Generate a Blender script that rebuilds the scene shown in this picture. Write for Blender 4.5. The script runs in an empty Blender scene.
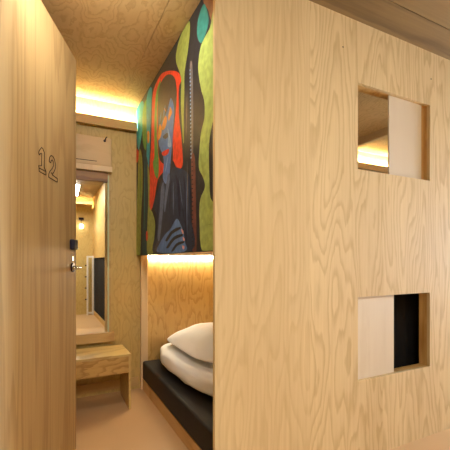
import bpy, bmesh, math, random
from mathutils import Vector, Matrix, noise
random.seed(7)
PI = math.pi
scene = bpy.context.scene
COL = scene.collection

# ------------------------------------------------------------------ materials
def newmat(name):
    m = bpy.data.materials.new(name); m.use_nodes = True
    nt = m.node_tree; nt.nodes.clear()
    out = nt.nodes.new('ShaderNodeOutputMaterial')
    b = nt.nodes.new('ShaderNodeBsdfPrincipled')
    nt.links.new(b.outputs[0], out.inputs[0])
    return m, nt, b

def srgb(r, g, b):
    f = lambda c: (c/255/12.92) if c/255 <= .04045 else ((c/255+.055)/1.055)**2.4
    return (f(r), f(g), f(b), 1)

def plain(name, rgb, rough=.5, metal=0, coat=0, var=.06, scale=8):
    """a one-colour material with a little procedural unevenness"""
    m, nt, b = newmat(name)
    N = nt.nodes; L = nt.links
    tc = N.new('ShaderNodeTexCoord')
    no = N.new('ShaderNodeTexNoise'); no.inputs['Scale'].default_value = scale; no.inputs['Detail'].default_value = 3
    L.new(tc.outputs['Object'], no.inputs['Vector'])
    r = N.new('ShaderNodeValToRGB')
    c = srgb(*rgb)
    r.color_ramp.elements[0].position = .3; r.color_ramp.elements[1].position = .7
    r.color_ramp.elements[0].color = tuple(x*(1-var) for x in c[:3])+(1,)
    r.color_ramp.elements[1].color = tuple(min(1, x*(1+var)) for x in c[:3])+(1,)
    L.new(no.outputs['Fac'], r.inputs[0]); L.new(r.outputs[0], b.inputs['Base Color'])
    b.inputs['Roughness'].default_value = rough; b.inputs['Metallic'].default_value = metal
    b.inputs['Coat Weight'].default_value = coat
    return m

def glow(name, rgb, strength):
    m = bpy.data.materials.new(name); m.use_nodes = True
    nt = m.node_tree; nt.nodes.clear()
    out = nt.nodes.new('ShaderNodeOutputMaterial'); e = nt.nodes.new('ShaderNodeEmission')
    e.inputs[0].default_value = srgb(*rgb); e.inputs[1].default_value = strength
    nt.links.new(e.outputs[0], out.inputs[0])
    return m

def plywood(name, light, dark, axis='Z', across='X', seed=0, rings=9, scale=2.2, stretch=.2,
            strip=None, off=0, streak=.35, rough=.5, swirl=.0, knots=0, contrast=1.0, coat=.0, calm=None):
    """rotary-cut softwood veneer: contour lines of a stretched noise field, plus fine fibre streaks.
    axis = grain direction, across = direction in which the veneer sheets follow one another"""
    m, nt, b = newmat(name)
    N = nt.nodes; L = nt.links
    def math_(op, a, v=None, c=None):
        n = N.new('ShaderNodeMath'); n.operation = op
        for i, x in enumerate((a, v, c)):
            if x is None: continue
            if isinstance(x, (int, float)): n.inputs[i].default_value = x
            else: L.new(x, n.inputs[i])
        return n.outputs[0]
    tc = N.new('ShaderNodeTexCoord')
    sep = N.new('ShaderNodeSeparateXYZ'); L.new(tc.outputs['Object'], sep.inputs[0])
    seedv = math_('MULTIPLY', math_('FLOOR', math_('DIVIDE', math_('SUBTRACT', sep.outputs[across], off), strip)), 7.31) if strip else None
    st = {'X': 1.0, 'Y': 1.0, 'Z': 1.0}; st[axis] = stretch
    comb = N.new('ShaderNodeCombineXYZ')
    for k in 'XYZ':
        v = math_('MULTIPLY', sep.outputs[k], st[k])
        v = math_('ADD', v, seed*3.17 + {'X': 1.3, 'Y': 5.1, 'Z': 2.7}[k])
        if seedv is not None: v = math_('ADD', v, seedv)
        L.new(v, comb.inputs[k])
    # gentle warp
    wn = N.new('ShaderNodeTexNoise'); wn.inputs['Scale'].default_value = scale*4.2; wn.inputs['Detail'].default_value = 4
    L.new(comb.outputs[0], wn.inputs['Vector'])
    base = N.new('ShaderNodeTexNoise'); base.inputs['Scale'].default_value = scale
    base.inputs['Detail'].default_value = 1.2; base.inputs['Roughness'].default_value = .35
    L.new(comb.outputs[0], base.inputs['Vector'])
    f = math_('MULTIPLY', base.outputs['Fac'], rings)
    f = math_('ADD', f, math_('MULTIPLY', wn.outputs['Fac'], 1.3+swirl))
    fr = math_('FRACT', f)
    ramp = N.new('ShaderNodeValToRGB')
    cr = ramp.color_ramp; cr.interpolation = 'EASE'
    cr.elements[0].position = 0; cr.elements[0].color = (0, 0, 0, 1)
    cr.elements[1].position = 1; cr.elements[1].color = (0, 0, 0, 1)
    e = cr.elements.new(.42); e.color = (.12, .12, .12, 1)
    e = cr.elements.new(.84); e.color = (1, 1, 1, 1)
    L.new(fr, ramp.inputs[0])
    # fine fibres along the grain
    mp = N.new('ShaderNodeMapping')
    sc = {'X': 70, 'Y': 70, 'Z': 70}; sc[axis] = 2.2
    mp.inputs['Scale'].default_value = (sc['X'], sc['Y'], sc['Z'])
    L.new(tc.outputs['Object'], mp.inputs['Vector'])
    fib = N.new('ShaderNodeTexNoise'); fib.inputs['Scale'].default_value = 1; fib.inputs['Detail'].default_value = 3
    L.new(mp.outputs[0], fib.inputs['Vector'])
    # broad colour drift
    big = N.new('ShaderNodeTexNoise'); big.inputs['Scale'].default_value = 1.6; big.inputs['Detail'].default_value = 2
    L.new(comb.outputs[0], big.inputs['Vector'])
    t = math_('MULTIPLY', ramp.outputs[0], .62*contrast)
    if calm is not None:     # one sheet with a quieter figure
        idx_ = math_('FLOOR', math_('DIVIDE', math_('SUBTRACT', sep.outputs[across], off), strip))
        t = math_('MULTIPLY', t, math_('SUBTRACT', 1, math_('MULTIPLY', math_('COMPARE', idx_, calm, .1), .55)))
    t = math_('ADD', t, math_('MULTIPLY', math_('SUBTRACT', fib.outputs['Fac'], .5), streak*2))
    t = math_('ADD', t, math_('MULTIPLY', math_('SUBTRACT', big.outputs['Fac'], .5), .7))
    if knots:
        mk = N.new('ShaderNodeMapping'); ks = {'X': 1.9, 'Y': 1.9, 'Z': 1.9}; ks[axis] = .95
        mk.inputs['Scale'].default_value = tuple(ks[k] for k in 'XYZ')
        mk.inputs['Location'].default_value = (seed*.7, seed*.3, 0)
        L.new(tc.outputs['Object'], mk.inputs['Vector'])
        vo = N.new('ShaderNodeTexVoronoi'); vo.inputs['Scale'].default_value = 1
        L.new(mk.outputs[0], vo.inputs['Vector'])
        kn = N.new('ShaderNodeMapRange'); kn.inputs['From Min'].default_value = .09; kn.inputs['From Max'].default_value = .0
        kn.inputs['To Max'].default_value = knots
        L.new(vo.outputs['Distance'], kn.inputs['Value'])
        t = math_('ADD', t, kn.outputs[0])
    mix = N.new('ShaderNodeMix'); mix.data_type = 'RGBA'
    mix.inputs['A'].default_value = srgb(*light); mix.inputs['B'].default_value = srgb(*dark)
    cl = math_('MAXIMUM', t, -.25)
    cl = math_('MINIMUM', math_('ADD', cl, .1), 1.6)
    mix.clamp_factor = False
    L.new(cl, mix.inputs['Factor'])
    L.new(mix.outputs['Result'], b.inputs['Base Color'])
    b.inputs['Roughness'].default_value = rough
    b.inputs['Coat Weight'].default_value = coat
    bp = N.new('ShaderNodeBump'); bp.inputs['Strength'].default_value = .08; bp.inputs['Distance'].default_value = .002
    L.new(fib.outputs['Fac'], bp.inputs['Height']); L.new(bp.outputs[0], b.inputs['Normal'])
    return m

WL, WD = (226, 192, 138), (196, 150, 92)
M = {}
M['pod'] = plywood('pod_plywood', (224, 199, 150), (181, 146, 93), 'Z', 'X', seed=2, rings=14, scale=5.4, stretch=.17, strip=.582, off=.721, streak=.30, contrast=.68, rough=.7, calm=0)
M['back'] = plywood('back_wall_plywood', (206, 178, 110), (168, 134, 68), 'Z', 'X', seed=5, rings=8, scale=9, stretch=.4, streak=.24, contrast=.5)
M['doorwood'] = plywood('door_plywood', (192, 160, 108), (148, 113, 64), 'Z', 'X', seed=8, rings=9, scale=5.5, stretch=.06, streak=.3, contrast=.65, rough=.65)
M['ceil'] = plywood('room_ceiling_plywood', (208, 176, 124), (164, 126, 74), 'Y', 'X', seed=3, rings=13, scale=5.6, stretch=.5, strip=1.22, off=-.614, streak=.12, swirl=1.2, contrast=.65)
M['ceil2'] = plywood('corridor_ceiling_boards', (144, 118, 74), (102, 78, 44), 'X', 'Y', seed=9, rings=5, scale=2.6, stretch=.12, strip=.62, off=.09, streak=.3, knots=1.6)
M['niche'] = plywood('niche_plywood', (208, 174, 108), (166, 126, 64), 'Z', 'X', seed=12, rings=10, scale=5.5, stretch=.35, streak=.22, swirl=.6, contrast=.75)
M['edge'] = plywood('plywood_edge', (228, 190, 122), (184, 132, 66), 'Z', 'X', seed=4, rings=2, scale=3, streak=.5)
M['stool'] = plywood('stool_plywood', (214, 184, 116), (178, 142, 78), 'X', 'Z', seed=15, rings=9, scale=3.2, stretch=.3, streak=.3, rough=.42)
M['apron'] = plywood('stool_apron_plywood', (206, 166, 98), (160, 116, 56), 'X', 'Z', seed=17, rings=11, scale=5.5, stretch=.35, streak=.3, rough=.42, swirl=.8)
M['trim'] = plywood('trim_wood', (204, 170, 112), (172, 134, 78), 'X', 'Z', seed=21, rings=3, scale=2.5, stretch=.2, streak=.3)
M['bedwood'] = plywood('bed_base_plywood', (204, 170, 116), (172, 134, 80), 'Y', 'X', seed=23, rings=5, scale=3, stretch=.2, streak=.3)
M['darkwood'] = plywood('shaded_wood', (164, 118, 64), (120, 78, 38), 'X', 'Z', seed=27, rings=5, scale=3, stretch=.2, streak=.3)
M['panelbox'] = plywood('box_plywood', (206, 176, 128), (182, 148, 98), 'X', 'Z', seed=31, rings=5, scale=3, stretch=.3, streak=.15, contrast=.5)
M['birch'] = plywood('birch_shutter', (220, 204, 180), (204, 184, 156), 'Z', 'X', seed=33, rings=4, scale=3.2, stretch=.2, streak=.15, contrast=.5)
M['post'] = plywood('pale_post', (226, 200, 156), (206, 176, 128), 'Z', 'X', seed=35, rings=3, scale=3, stretch=.1, streak=.2, contrast=.5)
M['beam'] = plywood('pale_beam', (220, 192, 146), (196, 162, 112), 'Y', 'X', seed=37, rings=3, scale=3, stretch=.1, streak=.2, contrast=.5)
M['floor'] = plain('linoleum_floor', (208, 168, 120), rough=.42, var=.035, scale=2.5)
M['vinyl'] = plain('black_vinyl', (26, 23, 21), rough=.72, var=.25, scale=5)
M['linen'] = plain('white_cotton', (248, 247, 244), rough=.85, var=.02, scale=6)
M['navy'] = plain('navy_plastic', (26, 28, 50), rough=.3)
M['bronze'] = plain('dark_bronze', (52, 32, 34), rough=.3, metal=.6)
M['steel'] = plain('brushed_steel', (206, 200, 192), rough=.22, metal=1)
M['ink'] = plain('burnt_outline', (54, 34, 24), rough=.8)
M['slot'] = plain('dark_gap', (48, 36, 26), rough=.9)
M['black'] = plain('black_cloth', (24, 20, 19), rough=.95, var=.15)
M['white'] = plain('white_paint', (232, 226, 214), rough=.5)
M['plaster'] = plain('pale_plaster', (224, 214, 200), rough=.8)
M['led'] = glow('warm_led', (255, 248, 226), 330)
M['led_low'] = glow('warm_led_bunk', (255, 244, 214), 85)
M['led_far'] = glow('warm_led_corridor', (255, 245, 222), 200)
M['day'] = glow('daylight_pane', (214, 228, 255), 14)
M['lamp'] = glow('lamp_diffuser', (255, 246, 228), 12)
m_, nt_, b_ = newmat('mirror_silver')
b_.inputs['Base Color'].default_value = (.90, .90, .86, 1); b_.inputs['Metallic'].default_value = 1; b_.inputs['Roughness'].default_value = .015
M['mirror'] = m_
m_, nt_, b_ = newmat('glass_edge')
b_.inputs['Base Color'].default_value = (.55, .62, .40, 1); b_.inputs['Roughness'].default_value = .1; b_.inputs['Coat Weight'].default_value = 1
M['gedge'] = m_
PAINT = {'charcoal': (46, 46, 50), 'brown': (136, 96, 66), 'teal': (56, 132, 122), 'green': (168, 184, 98), 'olive': (154, 166, 82),
 'greyline': (124, 114, 110), 'redbrown': (122, 72, 62), 'red': (226, 70, 44), 'leafgreen': (96, 152, 74), 'umber': (66, 58, 54),
 'slateblue': (92, 126, 182), 'orange': (220, 150, 60), 'paleblue': (146, 178, 212), 'skyteal': (56, 164, 192), 'darkteal': (30, 72, 82),
 'slate': (46, 58, 80), 'greyblue': (92, 108, 140), 'bluedark': (32, 38, 64), 'pink': (226, 158, 148)}
for k, v in PAINT.items():
    M['p_'+k] = plain('paint_'+k, v, rough=.5, var=.2, scale=30, coat=0)
    M['p_'+k].node_tree.nodes['Principled BSDF'].inputs['Specular IOR Level'].default_value = .25

# ------------------------------------------------------------------ mesh helpers
def obj(name, bm, mat, parent=None, smooth=False, bevel=0, seg=2):
    me = bpy.data.meshes.new(name)
    bmesh.ops.recalc_face_normals(bm, faces=bm.faces)
    bm.to_mesh(me); bm.free()
    for mm in (mat if isinstance(mat, (list, tuple)) else [mat]): me.materials.append(mm)
    o = bpy.data.objects.new(name, me); COL.objects.link(o)
    if parent: o.parent = parent
    if smooth:
        for p in me.polygons: p.use_smooth = True
    if bevel:
        b = o.modifiers.new('bevel', 'BEVEL'); b.width = bevel; b.segments = seg; b.limit_method = 'ANGLE'
    return o

def box(bm, x0, x1, y0, y1, z0, z1):
    v = [bm.verts.new((x, y, z)) for z in (z0, z1) for (x, y) in ((x0, y0), (x1, y0), (x1, y1), (x0, y1))]
    for f in ((0, 3, 2, 1), (4, 5, 6, 7), (0, 1, 5, 4), (1, 2, 6, 5), (2, 3, 7, 6), (3, 0, 4, 7)):
        bm.faces.new([v[i] for i in f])

def B(*a):
    bm = bmesh.new()
    for q in (a if isinstance(a[0], (tuple, list)) else [a]): box(bm, *q)
    return bm

def tube(bm, pts, r, n=8, closed=False, flat=1.0):
    pts = [Vector(p) for p in pts]; rings = []; N = len(pts)
    for i, p in enumerate(pts):
        a = pts[i-1] if (i or closed) else p; c = pts[(i+1) % N] if (i < N-1 or closed) else p
        d = (c-a).normalized()
        u = d.orthogonal().normalized() if not rings else (u0 - d*u0.dot(d)).normalized()
        u0 = u; w = d.cross(u)
        rr = r[i] if isinstance(r, (list, tuple)) else r
        rings.append([bm.verts.new(p + (u*math.cos(k*2*PI/n) + w*math.sin(k*2*PI/n))*rr) for k in range(n)])
    for i in range(N if closed else N-1):
        A, C_ = rings[i], rings[(i+1) % N]
        for k in range(n): bm.faces.new((A[k], A[(k+1) % n], C_[(k+1) % n], C_[k]))
    if not closed:
        bm.faces.new(rings[0][::-1]); bm.faces.new(rings[-1])

def cyl(bm, c, axis, r, h, n=24):
    a = Vector(axis).normalized(); c = Vector(c)
    tube(bm, [c, c+a*h], r, n)

def wall_with_holes(bm, xs, zs, holes, y0, y1):
    """closed slab in the xz plane with rectangular holes; xs, zs are grid lines"""
    solid = lambda i, j: 0 <= i < len(xs)-1 and 0 <= j < len(zs)-1 and not any(h[0] <= xs[i] and xs[i+1] <= h[1] and h[2] <= zs[j] and zs[j+1] <= h[3] for h in holes)
    V = {}
    def v(i, j, k):
        if (i, j, k) not in V: V[(i, j, k)] = bm.verts.new((xs[i], (y0, y1)[k], zs[j]))
        return V[(i, j, k)]
    for i in range(len(xs)-1):
        for j in range(len(zs)-1):
            if not solid(i, j): continue
            bm.faces.new((v(i, j, 0), v(i+1, j, 0), v(i+1, j+1, 0), v(i, j+1, 0)))
            bm.faces.new((v(i, j, 1), v(i, j+1, 1), v(i+1, j+1, 1), v(i+1, j, 1)))
            if not solid(i-1, j): bm.faces.new((v(i, j, 0), v(i, j+1, 0), v(i, j+1, 1), v(i, j, 1)))
            if not solid(i+1, j): bm.faces.new((v(i+1, j, 0), v(i+1, j, 1), v(i+1, j+1, 1), v(i+1, j+1, 0)))
            if not solid(i, j-1): bm.faces.new((v(i, j, 0), v(i, j, 1), v(i+1, j, 1), v(i+1, j, 0)))
            if not solid(i, j+1): bm.faces.new((v(i, j+1, 0), v(i+1, j+1, 0), v(i+1, j+1, 1), v(i, j+1, 1)))

def struct(name, bm, mat, parent=None, **k):
    o = obj(name, bm, mat, parent, **k)
    if not parent: o['kind'] = 'structure'
    return o

def empty(name, loc=(0, 0, 0), rz=0):
    o = bpy.data.objects.new(name, None); COL.objects.link(o)
    o.location = loc; o.rotation_euler = (0, 0, rz); o.empty_display_size = .1
    return o

def tag(o, label, cat, group=None):
    o['label'] = label; o['category'] = cat
    if group: o['group'] = group
    return o

def under(p, o):
    """parent o to p while o keeps its world place (p has no rotation)"""
    o.parent = p
    for v in o.data.vertices: v.co -= Vector(p.location)
    return o

# ------------------------------------------------------------------ room dimensions (metres)
H = 2.64           # ceiling
FY = 1.53          # corridor face of the front (pod) wall
T = .022
BY = 3.34          # back wall of the room
BX = .79           # where the room ends and the bunk begins
EX0, EX1 = -3.2, 7.6
R = math.radians
ART = [
    ('brown', [(1.76,2.614),(1.668,2.628),(1.595,2.606),(1.595,2.386),(1.656,2.442),(1.693,2.518)]),
    ('teal', [(1.75,2.586),(1.693,2.497),(1.693,2.434),(1.777,2.391),(1.84,2.465),(1.83,2.548)]),
    ('green', [(1.595,2.406),(1.674,2.407),(1.787,2.38),(1.823,2.31),(1.823,2.254),(1.787,2.144),(1.741,2.054),(1.741,1.968),(1.787,1.902),(1.808,1.815),(1.816,1.717),(1.76,1.655),(1.733,1.596),(1.787,1.551),(1.807,1.505),(1.807,1.416),(1.773,1.258),(1.595,1.258)]),
    ('charcoal', [(1.584,1.951),(1.614,1.932),(1.656,1.87),(1.681,1.79),(1.674,1.621),(1.662,1.531),(1.612,1.49),(1.584,1.488)]),
    ('olive', [(1.97,2.628),(2.091,2.628),(2.172,2.589),(2.205,2.509),(2.109,2.353),(2.109,2.189),(2.073,1.951),(2.055,1.946),(2.06,2.083),(2.048,2.232),(2.044,2.354),(1.99,2.454),(1.953,2.553)]),
    ('greyline', [(1.953,2.352),(1.913,2.332),(1.901,2.072),(1.905,1.784),(1.929,1.79),(1.937,2.086)]),
    ('redbrown', [(1.929,1.802),(1.875,1.788),(1.86,1.546),(1.852,1.258),(1.913,1.258),(1.921,1.555)]),
    ('red', [(2.569,2.58),(2.384,2.529),(2.172,2.421),(2.102,2.34),(2.147,2.3),(2.147,2.134),(2.1,1.972),(2.078,1.797),(2.185,1.804),(2.287,1.882),(2.445,1.85),(2.622,1.815),(2.733,1.665),(2.853,1.609),(2.869,1.784),(2.853,2.026),(2.822,2.107),(2.792,2.348),(2.762,2.536)]),
    ('leafgreen', [(2.556,2.545),(2.676,2.484),(2.719,2.306),(2.719,2.031),(2.762,1.979),(2.705,1.871),(2.622,1.83),(2.595,1.923),(2.622,2.043),(2.649,2.204),(2.635,2.398),(2.569,2.476)]),
    ('umber', [(2.445,2.519),(2.309,2.469),(2.215,2.389),(2.185,2.275),(2.215,2.156),(2.266,2.024),(2.287,1.855),(2.569,1.954),(2.622,2.157),(2.627,2.395),(2.582,2.504)]),
    ('slateblue', [(2.309,2.309),(2.24,2.208),(2.256,2.094),(2.277,1.987),(2.309,1.901),(2.331,1.811),(2.398,1.741),(2.493,1.803),(2.469,1.928),(2.582,2.062),(2.608,2.168),(2.518,2.219),(2.398,2.247)]),
    ('orange', [(2.32,2.252),(2.281,2.203),(2.32,2.184),(2.353,2.168),(2.368,2.202),(2.342,2.233)]),
    ('orange', [(2.433,2.232),(2.391,2.196),(2.421,2.157),(2.481,2.148),(2.518,2.175),(2.481,2.214)]),
    ('orange', [(2.569,2.222),(2.518,2.175),(2.543,2.125),(2.608,2.115),(2.608,2.183)]),
    ('charcoal', [(2.493,2.102),(2.398,2.1),(2.353,2.071),(2.421,2.065)]),
    ('paleblue', [(2.375,2.127),(2.309,2.023),(2.309,1.976),(2.375,2.002),(2.364,2.054)]),
    ('red', [(2.518,1.992),(2.421,1.987),(2.342,1.971),(2.375,1.946),(2.469,1.957)]),
    ('skyteal', [(3.325,2.609),(3.087,2.603),(3.052,2.468),(3.123,2.317),(3.237,2.216),(3.325,2.363)]),
    ('leafgreen', [(3.087,2.507),(2.95,2.556),(2.95,2.304),(2.983,2.144),(3.087,2.261)]),
    ('skyteal', [(2.95,2.573),(2.792,2.588),(2.822,2.342),(2.853,2.108),(2.885,1.968),(2.95,2.051),(2.95,2.304)]),
    ('orange', [(2.933,2.281),(2.869,2.26),(2.869,2.178),(2.933,2.197)]),
    ('red', [(3.325,2.249),(3.237,2.197),(3.256,2.129),(3.325,2.127)]),
    ('olive', [(3.217,2.21),(3.105,2.108),(3.087,1.867),(3.142,1.61),(3.179,1.258),(3.325,1.258),(3.316,1.63),(3.276,1.949)]),
    ('darkteal', [(3.052,2.164),(2.901,1.997),(2.901,1.706),(2.95,1.503),(2.966,1.258),(3.105,1.258),(3.069,1.601),(3.034,1.9)]),
    ('olive', [(2.917,2.001),(2.853,1.879),(2.86,1.659),(2.762,1.582),(2.69,1.487),(2.719,1.365),(2.762,1.258),(2.933,1.259),(2.927,1.501),(2.901,1.706)]),
    ('red', [(2.966,1.446),(2.917,1.442),(2.917,1.375),(2.966,1.378)]),
    ('slate', [(2.445,1.736),(2.375,1.765),(2.266,1.823),(2.147,1.795),(2.02,1.747),(1.945,1.677),(1.937,1.47),(1.921,1.258),(2.733,1.263),(2.649,1.438),(2.649,1.553),(2.748,1.635),(2.649,1.706),(2.543,1.784),(2.493,1.789)]),
    ('greyblue', [(2.481,1.772),(2.445,1.708),(2.493,1.534),(2.569,1.357),(2.622,1.39),(2.569,1.566),(2.543,1.71)]),
    ('greyblue', [(2.364,1.804),(2.32,1.767),(2.375,1.66),(2.433,1.549),(2.457,1.595),(2.421,1.703)]),
    ('bluedark', [(2.205,1.763),(2.128,1.682),(2.109,1.49),(2.147,1.513),(2.166,1.657)]),
    ('bluedark', [(2.055,1.73),(2.003,1.598),(1.995,1.326),(2.02,1.358),(2.029,1.572)]),
    ('slateblue', [(2.185,1.473),(2.109,1.433),(2.058,1.379),(2.034,1.322),(2.037,1.258),(2.622,1.268),(2.543,1.341),(2.421,1.391),(2.309,1.418)]),
    ('charcoal', [(2.421,1.349),(2.287,1.403),(2.128,1.416),(2.109,1.402),(2.266,1.381),(2.375,1.339)]),
    ('charcoal', [(2.398,1.298),(2.246,1.359),(2.091,1.369),(2.073,1.355),(2.225,1.338),(2.353,1.29)]),
    ('charcoal', [(2.287,1.268),(2.185,1.314),(2.055,1.323),(2.046,1.311),(2.166,1.297),(2.246,1.266)]),
    ('pink', [(2.091,1.4),(2.055,1.385),(2.055,1.366),(2.082,1.381)]),
    ('pink', [(2.064,1.348),(2.034,1.337),(2.034,1.322),(2.058,1.33)]),
    ('pink', [(2.073,1.296),(2.037,1.289),(2.046,1.271),(2.073,1.281)]),
    ('bluedark', [(2.287,1.76),(2.298,1.647),(2.331,1.536),(2.32,1.651)]),
    ('greyblue', [(2.246,1.725),(2.235,1.61),(2.246,1.499),(2.256,1.614)]),
    ('greyblue', [(2.128,1.727),(2.084,1.605),(2.055,1.49),(2.098,1.608)]),
    ('greyblue', [(2.003,1.677),(1.986,1.511),(1.986,1.35),(2.003,1.514)]),
    ('bluedark', [(2.595,1.659),(2.622,1.489),(2.676,1.316),(2.649,1.491)]),
    ('bluedark', [(2.091,1.581),(2.048,1.495),(2.02,1.413),(2.062,1.497)]),
    ('slateblue', [(2.421,2.306),(2.431,2.263),(2.469,2.231),(2.459,2.274)]),
    ('slateblue', [(2.518,2.293),(2.531,2.246),(2.569,2.207),(2.556,2.255)]),
    ('paleblue', [(2.353,1.926),(2.377,1.877),(2.421,1.831),(2.396,1.881)]),
    ('olive', [(1.78,1.807),(1.757,1.73),(1.746,1.658),(1.768,1.733)]),
    ('greyline', [(1.986,2.212),(1.99,2.07),(2.003,1.93),(2.0,2.073)]),
    ('greyline', [(1.986,1.805),(1.973,1.638),(1.97,1.474),(1.983,1.64)]),
    ('charcoal', [(1.706,1.39),(1.658,1.388),(1.619,1.387),(1.665,1.389)]),
    ('orange', [(2.445,2.294),(2.412,2.267),(2.398,2.247),(2.431,2.274)]),
    ('leafgreen', [(3.16,2.149),(3.149,1.901),(3.16,1.657),(3.172,1.905)]),
    ('teal', [(3.0,2.064),(2.995,1.764),(3.017,1.466),(3.022,1.768)]),
    ('paleblue', [(1.941,2.322),(1.927,2.318),(1.927,2.31),(1.941,2.315)]),
    ('paleblue', [(1.94,2.299),(1.926,2.296),(1.926,2.287),(1.94,2.292)]),
    ('paleblue', [(1.939,2.277),(1.925,2.273),(1.925,2.265),(1.939,2.269)]),
    ('paleblue', [(1.938,2.254),(1.924,2.25),(1.924,2.242),(1.938,2.246)]),
    ('paleblue', [(1.937,2.231),(1.923,2.228),(1.923,2.22),(1.937,2.224)]),
    ('paleblue', [(1.936,2.209),(1.922,2.205),(1.922,2.197),(1.936,2.201)]),
    ('paleblue', [(1.935,2.186),(1.921,2.183),(1.921,2.174),(1.935,2.178)]),
    ('paleblue', [(1.934,2.163),(1.92,2.16),(1.92,2.152),(1.934,2.156)]),
    ('paleblue', [(1.933,2.14),(1.919,2.138),(1.919,2.129),(1.933,2.133)]),
    ('paleblue', [(1.932,2.118),(1.918,2.115),(1.918,2.107),(1.932,2.11)]),
    ('paleblue', [(1.931,2.095),(1.917,2.093),(1.917,2.084),(1.931,2.088)]),
    ('paleblue', [(1.931,2.073),(1.916,2.07),(1.916,2.062),(1.931,2.065)]),
    ('paleblue', [(1.93,2.05),(1.915,2.048),(1.915,2.04),(1.93,2.042)]),
    ('paleblue', [(1.929,2.028),(1.914,2.025),(1.914,2.017),(1.929,2.02)]),
    ('paleblue', [(1.928,2.005),(1.913,2.003),(1.913,1.995),(1.928,1.997)]),
    ('paleblue', [(1.927,1.982),(1.913,1.981),(1.913,1.972),(1.927,1.975)]),
    ('paleblue', [(1.926,1.96),(1.912,1.958),(1.912,1.95),(1.926,1.952)]),
    ('paleblue', [(1.925,1.937),(1.911,1.936),(1.911,1.928),(1.925,1.93)]),
    ('paleblue', [(1.924,1.915),(1.91,1.914),(1.91,1.905),(1.924,1.907)]),
    ('paleblue', [(1.923,1.893),(1.909,1.891),(1.909,1.883),(1.923,1.885)]),
    ('paleblue', [(1.922,1.87),(1.908,1.869),(1.908,1.861),(1.922,1.863)]),
    ('paleblue', [(1.921,1.848),(1.907,1.847),(1.907,1.839),(1.921,1.84)]),
    ('paleblue', [(1.92,1.825),(1.906,1.824),(1.906,1.816),(1.92,1.818)]),
    ('paleblue', [(1.919,1.803),(1.905,1.802),(1.905,1.794),(1.919,1.795)]),
    ('charcoal', [(1.902,1.772),(1.884,1.769),(1.884,1.764),(1.902,1.767)]),
    ('charcoal', [(1.902,1.746),(1.883,1.744),(1.883,1.739),(1.902,1.741)]),
    ('charcoal', [(1.901,1.721),(1.883,1.718),(1.883,1.713),(1.901,1.716)]),
    ('charcoal', [(1.9,1.695),(1.882,1.693),(1.882,1.688),(1.9,1.69)]),
    ('charcoal', [(1.9,1.67),(1.881,1.668),(1.881,1.663),(1.9,1.665)]),
    ('charcoal', [(1.899,1.644),(1.881,1.642),(1.881,1.637),(1.899,1.639)]),
    ('charcoal', [(1.899,1.619),(1.88,1.617),(1.88,1.612),(1.899,1.614)]),
    ('charcoal', [(1.898,1.593),(1.88,1.592),(1.88,1.587),(1.898,1.588)]),
    ('charcoal', [(1.897,1.568),(1.879,1.567),(1.879,1.561),(1.897,1.563)]),
    ('charcoal', [(1.897,1.542),(1.878,1.541),(1.878,1.536),(1.897,1.537)]),
    ('charcoal', [(1.896,1.517),(1.878,1.516),(1.878,1.511),(1.896,1.512)]),
    ('charcoal', [(1.896,1.491),(1.877,1.491),(1.877,1.486),(1.896,1.486)]),
    ('charcoal', [(1.895,1.466),(1.877,1.466),(1.877,1.46),(1.895,1.461)]),
    ('charcoal', [(1.894,1.441),(1.876,1.44),(1.876,1.435),(1.894,1.435)]),
    ('charcoal', [(1.894,1.415),(1.875,1.415),(1.875,1.41),(1.894,1.41)]),
    ('charcoal', [(1.893,1.39),(1.875,1.39),(1.875,1.385),(1.893,1.385)]),
    ('charcoal', [(1.892,1.365),(1.874,1.365),(1.874,1.36),(1.892,1.359)]),
    ('charcoal', [(1.892,1.339),(1.874,1.34),(1.874,1.335),(1.892,1.334)]),
    ('charcoal', [(1.891,1.314),(1.873,1.315),(1.873,1.31),(1.891,1.309)]),
    ('charcoal', [(1.891,1.289),(1.872,1.29),(1.872,1.284),(1.891,1.283)]),
]
# ------------------------------------------------------------------ shell
struct('floor', B(EX0, EX1, -2.0, 3.5, -.06, 0), M['floor'])
struct('ceiling', B((EX0, .604, FY, 3.5, H, H+.05), (.608, EX1, FY, 3.5, H, H+.05), (.604, .608, FY, 3.5, H+.006, H+.05)), M['ceil'])
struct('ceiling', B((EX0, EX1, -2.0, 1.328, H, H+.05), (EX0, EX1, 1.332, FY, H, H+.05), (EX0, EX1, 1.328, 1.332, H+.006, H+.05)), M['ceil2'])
struct('wall_back', B(EX0, EX1, BY, BY+.06, 0, H), M['back'])
struct('wall_left', B(-.46, -.42, FY+T, BY, 0, H), M['back'])

# front wall with the two bunk windows
WX0, WX1 = 1.670, 2.357
LZ0, LZ1, UZ0, UZ1 = .475, .983, 1.752, 2.272
bm = bmesh.new()
screws = [(1.549, 2.452), (2.369, 2.456)]
wall_with_holes(bm, [.721, WX0, WX1, EX1], [0, LZ0, LZ1, UZ0, UZ1, H], [(WX0, WX1, LZ0, LZ1), (WX0, WX1, UZ0, UZ1)], FY, FY+T)
wf = struct('wall_front', bm, M['pod'])
for sx, sz in screws:
    bm = bmesh.new(); cyl(bm, (sx, FY-.0005, sz), (0, 1, 0), .005, .003, 12)
    obj('screw', bm, M['slot'], wf)
struct('wall_front', B(EX0, -.20, FY, FY+T, 0, H), M['pod'])
struct('trim_1', B(-.20, .721, FY, FY+T, 2.50, H), M['trim'])                    # header above the doorway

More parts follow.
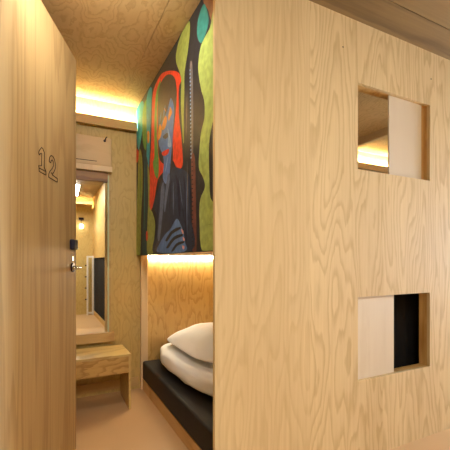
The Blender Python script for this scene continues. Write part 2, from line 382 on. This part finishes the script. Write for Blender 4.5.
def window(n, z0, z1, sx0, sx1):
    w = empty('window_%d' % n, (WX0, FY+T, z0)); w['kind'] = 'structure'
    # lining with the sliding track: a ring behind the wall skin, then a deeper ring
    for (a, b_, nm, mt) in ((.022, .080, 'window_frame', M['edge']),):
        bm = B((WX0-.05, WX0, FY+a, FY+b_, z0-.05, z1+.05), (WX1, WX1+.05, FY+a, FY+b_, z0-.05, z1+.05),
               (WX0, WX1, FY+a, FY+b_, z0-.05, z0), (WX0, WX1, FY+a, FY+b_, z1, z1+.05))
        under(w, obj(nm, bm, mt))
    s = obj('sliding_shutter', B(sx0, sx1, FY+.024, FY+.034, z0+.001, z1-.001), M['birch'])
    under(w, s); s['label'] = 'pale birch sliding shutter'
    if n == 1: under(w, obj('stop_batten', B(2.3005, WX1, FY+.040, FY+.056, z0, z1), M['edge']))
window(1, UZ0, UZ1, 1.975, 2.300)
window(2, LZ0, LZ1, 1.672, 2.020)

# left-hand skirting, back skirting with its shadow gap
struct('baseboard_back', B(-.40, .775, BY-.018, BY, .035, .112), M['trim'])

# ------------------------------------------------------------------ ceiling cove on the back wall
def cove(name, x0, x1, ywall, sgn, mat, n):
    y1 = ywall - sgn*.055; y2 = ywall - sgn*.070
    o = struct('trim_%d' % n, B((x0, x1, min(y1, y2), max(y1, y2), 2.398, 2.476), (x0, x1, min(ywall, y1), max(ywall, y1), 2.405, 2.420)), M['trim'])
    s = obj('light_strip', B(x0+.01, x1-.01, min(ywall-sgn*.050, ywall-sgn*.0545), max(ywall-sgn*.050, ywall-sgn*.0545), 2.432, 2.470), mat)
    return s
s = cove('back', -.42, .752, BY, 1, M['led'], 2)
tag(s, 'glowing warm light strip in the ceiling cove of the entry, behind its fascia board', 'light strip')
s = cove('next', 3.42, 5.2, BY, 1, M['led'], 3)
tag(s, 'glowing light strip in the far cove seen through the upper wall window', 'light strip')
s = cove('opp', -.78, .93, -1.90, -1, M['led_far'], 4)
tag(s, 'glowing light strip near the ceiling of the opposite room seen in the mirror', 'light strip')

# ------------------------------------------------------------------ bunk niche
struct('wall_niche', B(BX+.012, 1.66, BY-.012, BY-.001, 0, 1.245), M['niche'])
struct('trim_5', B(BX, .856, BY-.045, BY-.0125, 0, 1.250), M['post'], bevel=.002)        # post at the corner of the niche
struct('wall_partition', B(1.66, 1.68, FY+.09, BY-.012, 0, 1.25), M['niche'])
struct('trim_6', B(BX, 3.27, FY+.09, BY-.001, 1.251, 1.31), M['edge'])                       # deck of the upper bunk
s = obj('light_strip', B(.865, 1.62, BY-.040, BY-.0125, 1.226, 1.2508), M['led_low'])
tag(s, 'glowing light strip beneath the upper bunk, just under the painted panel', 'light strip')
struct('trim_7', B(3.27, 3.33, FY+T, BY-.001, 2.56, H), M['beam'])                           # beam on the ceiling past the upper bunk
struct('trim_8', B(3.27, 3.33, FY+T, BY-.001, 0, 1.31), M['beam'])

# base and mattress
o = obj('bed_base', B(.805, 1.655, FY+.10, BY-.050, 0, .098), M['bedwood'], bevel=.003)
tag(o, 'low plywood bed base along the floor beneath the black mattress', 'bed')
bm = B(.802, 1.65, FY+.11, BY-.052, .098, .268)
o = obj('mattress', bm, M['vinyl'], bevel=.018, seg=4)
for p in o.data.polygons: p.use_smooth = True
tag(o, 'black vinyl mattress on the low plywood base in the bunk', 'mattress')

# folded duvet: stacked soft layers made as one cushion-like mesh with fold grooves
def cushion(cx, cy, cz, lx, ly, lz, rz, ex=2.6, ez=2.2, amp=.012, folds=0, seed=0, name='duvet', nx=72, pin=0):
    bm = bmesh.new()
    nu, nv = nx, nx//2
    def se(c, p): return math.copysign(abs(c)**(2/p), c)
    rows = []
    for j in range(nv+1):
        ph = -PI/2 + PI*j/nv; row = []
        for i in range(nu):
            th = 2*PI*i/nu
            x = se(math.cos(ph), ez)*se(math.cos(th), ex); y = se(math.cos(ph), ez)*se(math.sin(th), ex); z = se(math.sin(ph), ez)
            p = Vector((x*lx/2, y*ly/2, z*lz/2))
            if pin:   # pillow: thin pointed corners and a seam round the edge
                q = 1 - .55*(abs(x)**3)*(abs(y)**3)*1.2
                p.z *= max(.18, (1-abs(x)**3.2)**.55 * (1-abs(y)**3.2)**.55 + .10)
                if p.z < 0: p.z *= .6
                p.z -= .045*(abs(x)**4 + abs(y)**4 - .6*abs(x*y)**4)
                p.x *= 1+pin*(abs(y)**4)-.03; p.y *= 1+pin*(abs(x)**4)-.03
            n = p.normalized() if p.length > 1e-6 else Vector((0, 0, 1))
            s = Vector((p.x*7+seed, p.y*4.5, p.z*9))
            d = noise.noise(s)*amp + abs(noise.noise(s*2.3))*amp*.6
            if folds:
                r = math.sqrt(x*x+y*y)
                if p.y < 0: d -= .022*max(0, (-p.y/(ly/2)-.4)/.6)*math.exp(-((p.z+.010+.02*noise.noise(Vector((p.y*3, p.x*3, seed))))/.010)**2)
            p += n*d
            row.append(bm.verts.new(p))
        rows.append(row)
    for j in range(nv):
        for i in range(nu):
            a, b2, c, d = rows[j][i], rows[j][(i+1) % nu], rows[j+1][(i+1) % nu], rows[j+1][i]
            bm.faces.new((a, b2, c, d))
    bmesh.ops.remove_doubles(bm, verts=bm.verts, dist=1e-5)
    o = obj(name, bm, M['linen'], smooth=True)
    o.location = (cx, cy, cz); o.rotation_euler = rz
    return o
o = cushion(1.265, 2.57, .268+.112, .78, 1.36, .175, (0, 0, .03), ex=3.4, ez=3.6, amp=.026, folds=1, seed=3, name='duvet')
tag(o, 'white folded duvet lying on the black mattress under the pillow', 'duvet')
o = cushion(1.285, 2.60, .553, .70, 1.0, .23, (0, 0, .05), ex=4.4, ez=2.0, amp=.020, seed=11, name='pillow', pin=.07)
tag(o, 'white pillow resting on top of the folded duvet', 'pillow')

# rippled black sheet standing in for the unlit space behind the lower window
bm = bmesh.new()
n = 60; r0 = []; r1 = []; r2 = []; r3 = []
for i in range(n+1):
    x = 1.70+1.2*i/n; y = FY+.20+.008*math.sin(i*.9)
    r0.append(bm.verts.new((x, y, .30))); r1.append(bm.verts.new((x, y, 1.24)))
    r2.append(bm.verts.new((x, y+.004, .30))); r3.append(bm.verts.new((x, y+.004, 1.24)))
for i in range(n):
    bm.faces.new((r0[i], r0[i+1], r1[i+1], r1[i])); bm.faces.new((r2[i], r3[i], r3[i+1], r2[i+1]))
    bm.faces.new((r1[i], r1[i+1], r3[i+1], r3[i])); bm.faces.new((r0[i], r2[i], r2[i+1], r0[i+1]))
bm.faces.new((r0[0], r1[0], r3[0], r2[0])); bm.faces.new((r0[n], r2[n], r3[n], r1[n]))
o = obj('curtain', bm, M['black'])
tag(o, 'black sheet added for the dark interior behind the lower wall window', 'curtain')

# ------------------------------------------------------------------ painted panel (side of the upper bunk)
MX = .758
names = ['charcoal'] + [k for k in PAINT if k != 'charcoal']
idx = {k: i for i, k in enumerate(names)}
bm = bmesh.new()
box(bm, MX, BX-.002, 1.556, 3.335, 1.252, 2.632)
def smooth_outline(p, n=5):
    out = []; N = len(p)
    for i in range(N):
        a, b2, c, d = p[i-1], p[i], p[(i+1) % N], p[(i+2) % N]
        for k in range(n):
            t = k/n
            q = [.5*(2*b2[j]+(c[j]-a[j])*t+(2*a[j]-5*b2[j]+4*c[j]-d[j])*t*t+(3*b2[j]-a[j]-3*c[j]+d[j])*t**3) for j in (0, 1)]
            q[0] = min(max(q[0], 1.558), 3.333); q[1] = min(max(q[1], 1.254), 2.630)
            if not out or (abs(q[0]-out[-1][0])+abs(q[1]-out[-1][1])) > 1e-4: out.append(q)
    return out
for k, (c, pts) in enumerate(ART):
    x = MX - .00012*(k+1)
    vs = [bm.verts.new((x, a, b2)) for a, b2 in smooth_outline(pts)]
    es = [bm.edges.new((vs[i], vs[(i+1) % len(vs)])) for i in range(len(vs))]
    r = bmesh.ops.triangle_fill(bm, edges=es, use_beauty=True)
    for f in r['geom']:
        if isinstance(f, bmesh.types.BMFace): f.material_index = idx[c]
me = bpy.data.meshes.new('painted_panel'); bm.to_mesh(me); bm.free()
for k in names: me.materials.append(M['p_'+k])
o = bpy.data.objects.new('painted_panel', me); COL.objects.link(o)
tag(o, 'tall painted panel of a blue-faced robed figure with green, red and black shapes', 'painting')

# ------------------------------------------------------------------ entrance door, swung into the room
DW = .941
a = math.atan2(.928, .372)
door = empty('door_1', (-.180, FY+T+.004, 0), a); door['kind'] = 'structure'
obj('door_leaf', B(0, DW, 0, .040, .008, 2.478), M['doorwood'], door, bevel=.0015)
# outlined digits, drawn in door-leaf coordinates (x from the hinge, z up)
def digit(strokes, name):
    bm = bmesh.new()
    for s in strokes:
        tube(bm, [(DW-q[0]+(.010 if name == 'number_two' else 0), -.0005, q[1]) for q in s], .0023, 6)
    return obj(name, bm, M['ink'], door)
digit([[(.545, 1.722), (.540, 1.732), (.512, 1.758), (.500, 1.757), (.482, 1.742), (.482, 1.668)],
       [(.545, 1.722), (.541, 1.712), (.520, 1.727), (.510, 1.730), (.512, 1.668)],
       [(.482, 1.668), (.462, 1.652), (.462, 1.634), (.470, 1.634), (.540, 1.634), (.545, 1.660), (.520, 1.666), (.512, 1.668)],
       [(.536, 1.650), (.470, 1.652)]], 'number_one')
ring = []
digit([[(.432, 1.715), (.425, 1.738), (.405, 1.754), (.385, 1.755), (.362, 1.745), (.348, 1.722), (.350, 1.700), (.365, 1.680), (.385, 1.662)],
       [(.432, 1.715), (.414, 1.712), (.404, 1.728), (.390, 1.734), (.376, 1.726), (.374, 1.708), (.392, 1.688), (.420, 1.668), (.436, 1.650), (.438, 1.632)],
       [(.438, 1.632), (.322, 1.632), (.322, 1.652)],
       [(.322, 1.652), (.385, 1.655), (.406, 1.664)], [(.385, 1.662), (.376, 1.672)]], 'number_two')
# keypad, keyhole, lever handle on both faces
bm = B(DW-.125, DW-.050, -.030, -.0002, 1.268, 1.332)
k = obj('keypad', bm, M['navy'], door, bevel=.010, seg=4)
bm = bmesh.new(); cyl(bm, (DW-.078, -.0002, 1.215), (0, -1, 0), .010, .006, 20)
obj('keyhole', bm, M['steel'], door, smooth=False)
for sgn, y0 in ((-1, -.0002), (1, .0402)):
    bm = bmesh.new(); cyl(bm, (DW-.078, y0, 1.160), (0, sgn, 0), .029, .010, 28)
    h = obj('handle', bm, M['bronze'], door, bevel=.002)
    bm = bmesh.new()
    y1 = y0+sgn*.010; y2 = y0+sgn*.055
    tube(bm, [(DW-.078, y1, 1.160), (DW-.078, y2-sgn*.012, 1.160), (DW-.084, y2-sgn*.003, 1.160), (DW-.096, y2, 1.160), (DW-.20, y2, 1.158), (DW-.207, y2-sgn*.004, 1.158)], .0095, 12)
    lv = obj('lever', bm, M['steel'], h, smooth=True)
# latch plate on the edge, hinges
obj('latch_plate', B(DW-.0005, DW+.0015, .008, .032, 1.08, 1.30), M['steel'], door)
for z in (.25, 1.25, 2.2):
    bm = bmesh.new(); cyl(bm, (-.004, .020, z), (0, 0, 1), .008, .10, 12)
    obj('hinge', bm, M['steel'], door)

# ------------------------------------------------------------------ mirror on the back wall
mr = empty('wall_mirror', (.3, BY, .48))
X0, X1 = -.25, .520
under(mr, obj('mirror_glass', B(X0, .492, BY-.030, BY-.024, .561, 1.905), M['mirror'])) 
under(mr, obj('mirror_edge', B(.4925, .507, BY-.030, BY-.024, .561, 1.97), M['gedge']))
under(mr, obj('backing_board', B(X0, X1, BY-.0235, BY-.001, .561, 1.985), M['trim']))
under(mr, obj('ledge_shade_board', B(X0, .492, BY-.050, BY-.024, 1.906, 1.985), M['darkwood']))  # shade under the top ledge, put into a darker wood colour
under(mr, obj('bottom_ledge', B(X0, .548, BY-.060, BY-.001, .478, .5605), M['trim'], bevel=.002))
under(mr, obj('top_ledge', B(X0, .526, BY-.085, BY-.001, 1.990, 2.038), M['post'], bevel=.002))
tag(mr, 'tall narrow mirror on the plywood back wall, between ledges above the stool', 'mirror')

wb = empty('wall_box', (.1, BY, 2.042))
bx = under(wb, obj('box_body', B(-.25, .520, BY-.075, BY-.001, 2.0395, 2.292), M['panelbox'], bevel=.006))
under(wb, obj('slot', B(-.20, .395, BY-.0765, BY-.0745, 2.072, 2.077), M['slot']))
tag(wb, 'shallow plywood box on the back wall just above the mirror', 'box')
hk = bmesh.new(); tube(hk, [(.462, BY-.0752, 2.262), (.462, BY-.100, 2.262), (.464, BY-.108, 2.270), (.470, BY-.108, 2.284), (.476, BY-.100, 2.290)], .0045, 8)
cyl(hk, (.462, BY-.0752, 2.262), (0, -1, 0), .011, .004, 16)
under(wb, obj('hook', hk, M['bronze']))

# ------------------------------------------------------------------ stool
st = empty('stool', (.39, 3.10, 0))
SX0, SX1, SY0, SY1, SZ = .13, .615, 2.90, 3.262, .447
under(st, obj('seat', B(SX0, SX1, SY0, SY1, SZ-.018, SZ), M['stool'], bevel=.002))
under(st, obj('apron', B(SX0+.018, SX1-.0185, SY0+.001, SY0+.019, SZ-.150, SZ-.0185), M['apron'], bevel=.001))
for x in (SX0, SX1-.018):
    under(st, obj('side_panel', B(x, x+.018, SY0, SY1, 0, SZ-.0185), M['stool'], bevel=.0015))
under(st, obj('rear_rail', B(SX0+.018, SX1-.0185, SY1-.02, SY1-.002, SZ-.10, SZ-.0185), M['stool']))
tag(st, 'small plywood stool with a deep front apron against the back wall', 'stool')

# ------------------------------------------------------------------ corridor and the opposite room (seen in the mirror; they also light the scene)
struct('wall_opposite', B(.95, EX1, -.052, -.030, 0, H), M['pod'])
struct('wall_opposite', B(EX0, -.80, -.052, -.030, 0, H), M['pod'])
struct('wall_opposite_back', B(-.82, .97, -1.96, -1.90, 0, H), M['back'])
struct('wall_opposite_left', B(-.84, -.80, -1.90, -.052, 0, H), M['back'])
struct('wall_opposite_right', B(.95, .97, -1.90, -.052, 1.27, H), M['niche'])
struct('wall_opposite_right', B(.95, .97, -1.90, -.052, 0, .08), M['niche'])
struct('wall_end_left', B(EX0-.05, EX0, -2.0, 3.5, 0, H), M['pod'])
# black curtain closing the opposite bunk
bm = bmesh.new(); n = 80; A_ = []
for i in range(n+1):
    y = -1.86+1.78*i/n; x = .975+.006*math.sin(i*1.3)
    A_.append([bm.verts.new((x, y, .08)), bm.verts.new((x, y, 1.265)), bm.verts.new((x+.004, y, 1.265)), bm.verts.new((x+.004, y, .08))])
for i in range(n):
    for k in range(4): bm.faces.new((A_[i][k], A_[i+1][k], A_[i+1][(k+1) % 4], A_[i][(k+1) % 4]))
bm.faces.new(A_[0]); bm.faces.new(A_[n][::-1])
o = obj('curtain', bm, M['black'])
tag(o, 'dark curtain closing the bunk of the opposite room seen in the mirror', 'curtain')
# white rail frame with pegs
ld = empty('peg_ladder', (.86, -1.74, 0))
under(ld, obj('rail', B(.80, .835, -1.76, -1.72, 0.0, 1.31), M['white'], bevel=.003))
under(ld, obj('rail', B(.912, .947, -1.76, -1.72, 0.0, 1.31), M['white'], bevel=.003))
under(ld, obj('rung', B(.8355, .9115, -1.755, -1.725, 1.275, 1.31), M['white']))
under(ld, obj('rung', B(.8355, .9115, -1.755, -1.725, .03, .065), M['white']))
for z in (1.10, .85, .60, .35):
    bm = bmesh.new(); cyl(bm, (.7998, -1.74, z), (-1, 0, 0), .014, .035, 14)
    p = under(ld, obj('peg', bm, M['bronze']))
tag(ld, 'white upright frame with dark pegs in the opposite room seen in the mirror', 'ladder')
wl = empty('wall_lamp', (.70, -1.90, 1.97))
under(wl, obj('bracket', B(.65, .75, -1.899, -1.86, 2.12, 2.17), M['bronze']))
bm = bmesh.new(); cyl(bm, (.70, -1.85, 1.93), (0, 0, 1), .035, .09, 20)
under(wl, obj('shade', bm, M['lamp']))
bm = bmesh.new(); cyl(bm, (.70, -1.868, 2.02), (0, 0, 1), .006, .10, 8)
under(wl, obj('stem', bm, M['bronze']))
tag(wl, 'small glowing wall lamp in the opposite room seen in the mirror', 'lamp')

# daylight at the right end of the corridor
bm = bmesh.new()
for a_ in [(EX1, EX1+.05, -2.0, .10, 0, H), (EX1, EX1+.05, 1.42, 3.5, 0, H), (EX1, EX1+.05, .10, 1.42, 0, .35), (EX1, EX1+.05, .10, 1.42, 2.45, H)]: box(bm, *a_)
struct('wall_end_right', bm, M['pod'])
w = empty('window_3', (EX1, .76, .35)); w['kind'] = 'structure'
under(w, obj('pane', B(EX1+.02, EX1+.03, .10, 1.42, .35, 2.45), M['day']))
under(w, obj('window_frame', B((EX1-.01, EX1+.02, .74, .78, .35, 2.45), (EX1-.01, EX1+.02, .10, .14, .35, 2.45), (EX1-.01, EX1+.02, 1.38, 1.42, .35, 2.45)), M['white']))

# ------------------------------------------------------------------ added area lights
def area(name, loc, size, rot, power, color, sy=None):
    l = bpy.data.lights.new(name, 'AREA'); l.energy = power; l.color = color; l.size = size
    if sy: l.shape = 'RECTANGLE'; l.size_y = sy
    o = bpy.data.objects.new(name, l); COL.objects.link(o); o.location = loc; o.rotation_euler = rot
    return o
# long wall lamps on the opposite wall, above head height
def wall_light(x0, x1, z, label):
    t = empty('linear_wall_lamp', ((x0+x1)/2, -.03, z))
    under(t, obj('housing', B(x0, x1, -.029, .03, z, z+.05), M['white'], bevel=.004))
    under(t, obj('diffuser', B(x0+.02, x1-.02, .0305, .045, z+.004, z+.046), M['lamp']))
    tag(t, label, 'lamp')
area('opposite_room_fill', (.22, -.75, 2.60), .7, (R(14), 0, 0), 70, (1, .985, .92), .7)  # unseen soft light added for the front wall, door and room
area('corridor_fill', (1.9, .2, 2.60), .4, (R(20), 0, 0), 23, (.88, .94, 1), 1.8)  # added cool fill along the front wall, no fixture modelled
area('doorway_fill', (.25, 1.62, 2.52), .6, (R(50), 0, 0), 9, (1, .96, .88), .12)  # extra light put above the doorway to brighten the room
area('bunk_fill', (2.9, 1.64, 1.75), .3, (R(120), 0, 0), 5, (1, .93, .8), .1)  # hidden fill that lifts the upper bunk interior behind its window
area('window_daylight', (EX1-.08, .76, 1.4), 1.3, (0, R(90), 0), 480, (.58, .78, 1), 2.0)

w = bpy.data.worlds.new('world'); scene.world = w; w.use_nodes = True
w.node_tree.nodes['Background'].inputs[0].default_value = (.9, .85, .75, 1)
w.node_tree.nodes['Background'].inputs[1].default_value = .15

cam = bpy.data.cameras.new('camera'); co = bpy.data.objects.new('camera', cam); COL.objects.link(co)
co.location = (0, 0, 1.2); co.rotation_euler = (PI/2, 0, -math.atan2(.452, .892))
cam.sensor_width = 36; cam.lens = 353/450*36; cam.shift_y = 36/450; cam.clip_start = .02
scene.camera = co
v = scene.view_settings
v.view_transform = 'Standard'; v.look = 'None'; v.gamma = 1; v.exposure = .05; v.use_curve_mapping = False
